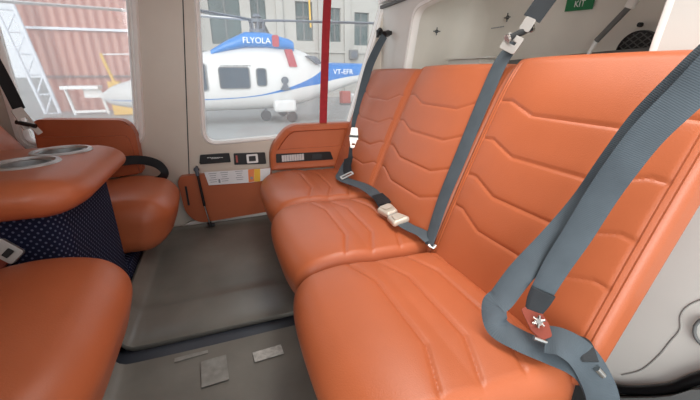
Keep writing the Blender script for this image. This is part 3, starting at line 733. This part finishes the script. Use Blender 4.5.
# side panel seam, door seal at the lower right
tag(tube('trim_10', [(AX, .20, .345), (AX, .262, .335), (AX, .286, .311), (AX, .300, .285), (AX, .303, .262), (AX, .297, .236), (AX, .304, .200), (AX, .312, .160), (AX, .330, .105), (AX, .36, .06)], .0016, seamm), kind='structure')
tag(tube('door_seal', [(AX-.01, .40, -.01), (AX-.01, .330, .050), (AX-.01, .290, .095), (AX-.01, .268, .125), (AX-.01, .248, .165), (AX-.01, .20, .25)], .010, black), 'black rubber door seal along the white side panel', 'seal')
tag(tube('ring_handle', [(AX-.006, .255+.022*math.cos(a), .262+.028*math.sin(a)) for a in [2*PI*k/12 for k in range(13)]], .003, greyw), 'small dark ring on the white side panel at the right edge', 'handle')
tag(prism('door_sill', [(.38, -.02), (.325, .04), (.285, .085), (.262, .115), (.24, .155), (.15, .25), (.0, .25), (.0, -.02)], 0, AX-.03, AX-.004, greyw), 'grey metal door sill below the white side panel', 'sill')

# ------------------------------------------------------------ belts
NB = (-.924, 0, .382)
def buckle_tongue(par, c, n, t_, w=.050, l=.045, m=chrome, name='adjuster'):
    o = plate(name, c, n, t_, rect(w, l, r=.005), .004, m, par, holes=[rect(w*.62, l*.22, 0, l*.18, .001), rect(w*.62, l*.16, 0, -l*.22, .001)])
    R, O = frame_pts(c, n, t_); a = O+R @ Vector((-w*.42, 0, .005)); b = O+R @ Vector((w*.42, 0, .005))
    rod('roller_bar', a, b, .0035, m, o); return o
# middle shoulder belt
t = empty('shoulder_belt', (.7, .75, .8), label='slate grey shoulder belt running down between the middle and nearest backrests', cat='seat belt')
mid = [(.775, .680, .935), (.745, .705, .872), (.722, .727, .818)]
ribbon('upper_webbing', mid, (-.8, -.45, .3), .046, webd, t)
low = [(.700, .745, .768), (.678, .761, .722), (.652, .764, .654), (.617, .760, .570), (.578, .754, .476), (.541, .750, .385), (.508, .737, .305), (.487, .722, .262)]
ribbon('webbing', low, NB, [.040, .050, .051, .050, .049, .046, .042, .034], web, t, cup=.001)
adj = plate('adjuster', (.684, .738, .764), (-.85, -.40, .3), (-.25, .2, -.6), rect(.044, .040, r=.005), .004, satin, t, holes=[rect(.022, .008, 0, -.002, .001)])
bar = rod('adjuster_bar', (.676, .742, .776), (.728, .732, .799), .008, rubber, t)
rod('bar_cap', (.728, .732, .799), (.733, .731, .801), .0105, chrome, bar); rod('bar_cap', (.671, .743, .774), (.676, .742, .776), .0105, chrome, bar)
plate('retainer', (.714, .728, .806), (-.8, -.5, .2), (.3, -.15, .6), rect(.026, .030, r=.004), .003, satin, t)
plate('end_fitting', (.492, .712, .262), (-.3, -.3, 1), (.3, -1, .2), rect(.016, .020, r=.004), .003, brushed, t)
# lap belt on the middle seat
t = empty('lap_belt', (.47, 1.0, .27), label='slate lap belt with two pale grey buckles lying across the middle seat', cat='seat belt')
lp = [(.495, .728, .272), (.489, .765, .278), (.475, .810, .278), (.464, .850, .282)]
ribbon('webbing', lp, (-.15, 0, 1), .036, web, t)
lp = [(.470, .945, .283), (.484, 1.000, .280), (.494, 1.060, .283), (.492, 1.130, .286), (.488, 1.200, .284), (.470, 1.260, .282), (.452, 1.320, .280), (.452, 1.370, .284), (.480, 1.420, .296), (.510, 1.44, .33)]
ribbon('webbing', lp, [(-.2, 0, 1)]*7+[(-.4, -.3, 1), (-.8, -.4, .7), (-.9, -.2, .5)], .043, web, t)
pad = ribbon('dark_keeper', [(.482, .990, .286), (.490, 1.035, .288), (.494, 1.075, .290)], (-.2, 0, 1), .046, webk, t)
def seat_buckle(c, n, d, w, l):
    R, O = frame_pts(c, n, d); bm = bmesh.new()
    P_, F_ = softbox((w, l, .020), (.010, .010, .008), .003, lambda P, N: np.stack([(P[:, 0]-w/2)*(1-.28*np.clip(P[:, 1]/l, 0, 1)), P[:, 1]-l/2, P[:, 2]-.006*np.clip(P[:, 1]/l, 0, 1)], 1))
    me = pd('buckle', P_, F_); me.transform(Matrix.Translation(O) @ R.to_4x4())
    b = link('buckle', me, bead if 0 else bucklem, t, label='pale grey plastic buckle')
    plate('lift_plate', O+R @ Vector((0, -.006, .019)), n, d, rounded([(-w*.30, -l*.30), (w*.30, -l*.30), (w*.22, l*.25), (-w*.22, l*.25)], .004), .002, bucklem, b)
bucklem = mat('pale_buckle', (200, 190, 176), .35, .25)
seat_buckle((.466, .865, .276), (-.2, 0, 1), (-.02, 1, 0), .058, .062)
seat_buckle((.470, .935, .276), (-.2, 0, 1), (.12, -1, 0), .056, .056)
plate('tongue', (.466, .905, .281), (-.2, 0, 1), (0, 1, 0), rect(.030, .05, r=.003), .003, chrome, t)
# far seat shoulder belt
t = empty('shoulder_belt', (.6, 1.5, .5), label='slate shoulder belt with satin adjuster in the far window corner of the bench', cat='seat belt')
fb_ = [(.735, 1.575, .852), (.712, 1.600, .800), (.675, 1.612, .713), (.625, 1.580, .580), (.590, 1.550, .500), (.572, 1.525, .452)]
ribbon('webbing', fb_, [(-.75, -.6, .2)]*6, [.034, .040, .042, .042, .038, .032], web, t)
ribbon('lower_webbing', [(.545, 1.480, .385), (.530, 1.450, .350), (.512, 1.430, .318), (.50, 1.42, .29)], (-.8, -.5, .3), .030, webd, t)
plate('adjuster', (.548, 1.462, .424), (-.45, -.88, .2), (-.22, -.35, -.9), rounded([(-.014, -.045), (.014, -.045), (.020, 0), (.013, .045), (-.013, .045), (-.020, 0)], .004, 4), .005, satin, t, holes=[rect(.014, .008, 0, .028, .001)])
plate('adjuster_slot', (.547, 1.460, .431), (-.45, -.88, .2), (-.22, -.35, -.9), rect(.040, .010, 0, 0, .002), .008, black, t)
plate('ring_bar', (.468, 1.33, .292), (-.4, -.2, 1), (0, 1, .1), rect(.058, .026, r=.004), .004, satin, t, holes=[rect(.044, .012, r=.002)])
ribbon('end_tab', [(.478, 1.345, .295), (.488, 1.385, .315), (.505, 1.42, .345)], (-.7, -.3, .6), .042, webk, t)
bm = bmesh.new(); cyl(bm, (.765, 1.60, .866), (.735, 1.58, .858), .014); cyl(bm, (.78, 1.6, .868), (.765, 1.60, .866), .009); bmo('anchor', bm, black, t)
t = empty('belt_anchor', (.745, 1.685, .87), label='black belt anchor socket on the window pillar', cat='anchor')
bm = bmesh.new(); bx(bm, (.762, 1.692, .872), (.030, .016, .034)); cyl(bm, (.762, 1.69, .89), (.762, 1.675, .88), .011); bmo('socket', bm, black, t, bevel=.003)
rod('stud', (.762, 1.685, .858), (.762, 1.672, .855), .006, satin, t)
# near shoulder belt
t = empty('shoulder_belt', (.5, .3, .5), label='broad slate shoulder belt looping over the nearest seat down to a red plate', cat='seat belt')
NA = (-.62, -.62, .48)
bA = [(.566, .236, .765), (.556, .260, .721), (.546, .280, .677), (.528, .301, .626), (.515, .315, .576), (.506, .327, .527), (.492, .337, .466), (.475, .345, .412), (.460, .350, .360)]
ribbon('webbing', bA, NA, [.042, .042, .041, .040, .040, .040, .040, .038, .034], web, t, cup=.002)
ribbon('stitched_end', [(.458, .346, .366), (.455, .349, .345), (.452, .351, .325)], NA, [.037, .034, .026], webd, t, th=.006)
bB = [(.585, .258, .770), (.580, .279, .734), (.576, .300, .697), (.562, .328, .639), (.542, .344, .574), (.522, .358, .507), (.485, .370, .443), (.447, .383, .383), (.420, .389, .335), (.408, .392, .318), (.408, .377, .288), (.428, .346, .279), (.456, .313, .274), (.481, .287, .268), (.500, .266, .250), (.514, .246, .200), (.52, .235, .12)]
NBB = [(-.75, -.35, .5), (-.75, -.35, .5)]+[NA]*6+[(-.6, -.55, .58), (-.5, -.4, .75), (-.5, -.1, .86), (-.35, -.1, .92), (-.3, -.2, .92), (-.35, -.35, .85), (-.5, -.6, .5), (-.6, -.75, .2), (-.6, -.8, .1)]
ribbon('loop_webbing', bB, NBB, [.040]*7+[.041, .041, .041, .041, .042, .042, .042, .043, .043, .043], web, t, cup=.003, n=12)
bC = [(.449, .318, .298), (.460, .300, .304), (.474, .278, .296), (.488, .260, .270), (.504, .244, .225), (.512, .232, .16)]
ribbon('buckle_webbing', bC, [(-.4, -.3, .85), (-.4, -.3, .85), (-.45, -.45, .75), (-.5, -.6, .6), (-.55, -.75, .3), (-.6, -.8, .1)], .046, web, t, cup=.002)
ribbon('strap_tail', [(.478, .262, .292), (.492, .285, .300), (.500, .300, .286), (.505, .285, .262)], (-.5, -.3, .8), .022, webd, t)
plate('red_plate', (.449, .336, .312), (-.5, -.5, .7), (.05, -.7, -.55), rounded([(-.012, -.030), (.012, -.030), (.015, .004), (.009, .024), (-.009, .024), (-.015, .004)], .004), .004, redpl, t, label='dull red metal plate')
bm = bmesh.new(); q = Vector((-.5, -.5, .7)).normalized(); c = Vector((.446, .334, .318)); cyl(bm, c, c+q*.006, .007, seg=6); cyl(bm, c+q*.006, c+q*.009, .004, seg=12)
u = q.orthogonal().normalized(); v = q.cross(u)
for k in range(3): a = k*PI/3; s = u*math.cos(a)+v*math.sin(a); cyl(bm, c+q*.005-s*.010, c+q*.005+s*.010, .0022, seg=6)
bmo('star_bolt', bm, chrome, t)
rod('roller_bar', (.428, .322, .302), (.458, .308, .290), .0035, chrome, t); rod('end_pin', (.489, .258, .280), (.499, .252, .268), .005, chrome, t)

# left side belts
t = empty('shoulder_belt', (-.62, 1.5, .5), label='black belt with silver latch in the corner of the left window', cat='seat belt')
lb = [(-.700, 1.56, .90), (-.682, 1.55, .78), (-.668, 1.55, .706), (-.656, 1.55, .635), (-.648, 1.55, .580)]
ribbon('webbing', lb, (.6, -.75, .2), .036, webk, t)
plate('latch', (-.636, 1.530, .545), (.6, -.75, .2), (.3, 0, -.9), rounded([(-.016, -.04), (.016, -.04), (.020, .03), (-.020, .03)], .004), .006, satin, t, holes=[rect(.018, .014, 0, 0, .002)])
plate('latch', (-.608, 1.520, .512), (.6, -.75, .2), (.5, 0, -.8), rect(.018, .035, r=.003), .008, satin, t)
rod('latch_bar', (-.655, 1.52, .54), (-.600, 1.51, .525), .007, black, t)
tag(ribbon('belt_loop', [(-.60, 1.44, .300), (-.50, 1.50, .335), (-.42, 1.56, .365), (-.34, 1.60, .365), (-.275, 1.60, .345), (-.245, 1.58, .31), (-.265, 1.57, .285), (-.31, 1.57, .28)], [(.1, -1, .4), (.1, -1, .4), (.1, -1, .3), (.2, -1, .2), (.5, -.9, .2), (.7, -.8, 0), (.2, -1, -.4), (0, -1, -.4)], .036, webk), 'black belt loop lying on the far left seat against the wall', 'seat belt')
t = empty('belt_buckle', (-.5, .93, .3), label='silver belt buckle with a dark red tab against the dotted blue console front', cat='buckle')
plate('buckle_body', (-.447, .848, .352), (.1, -1, .35), (.65, 0, -.7), rect(.034, .05, r=.007), .011, satin, t)
plate('buckle_slot', (-.446, .836, .356), (.1, -1, .35), (.65, 0, -.7), rect(.018, .012, 0, .006, .002), .002, black, t)
plate('red_tab', (-.478, .850, .334), (.1, -1, .35), (.65, 0, -.7), rect(.036, .05, r=.004), .008, redpl, t)
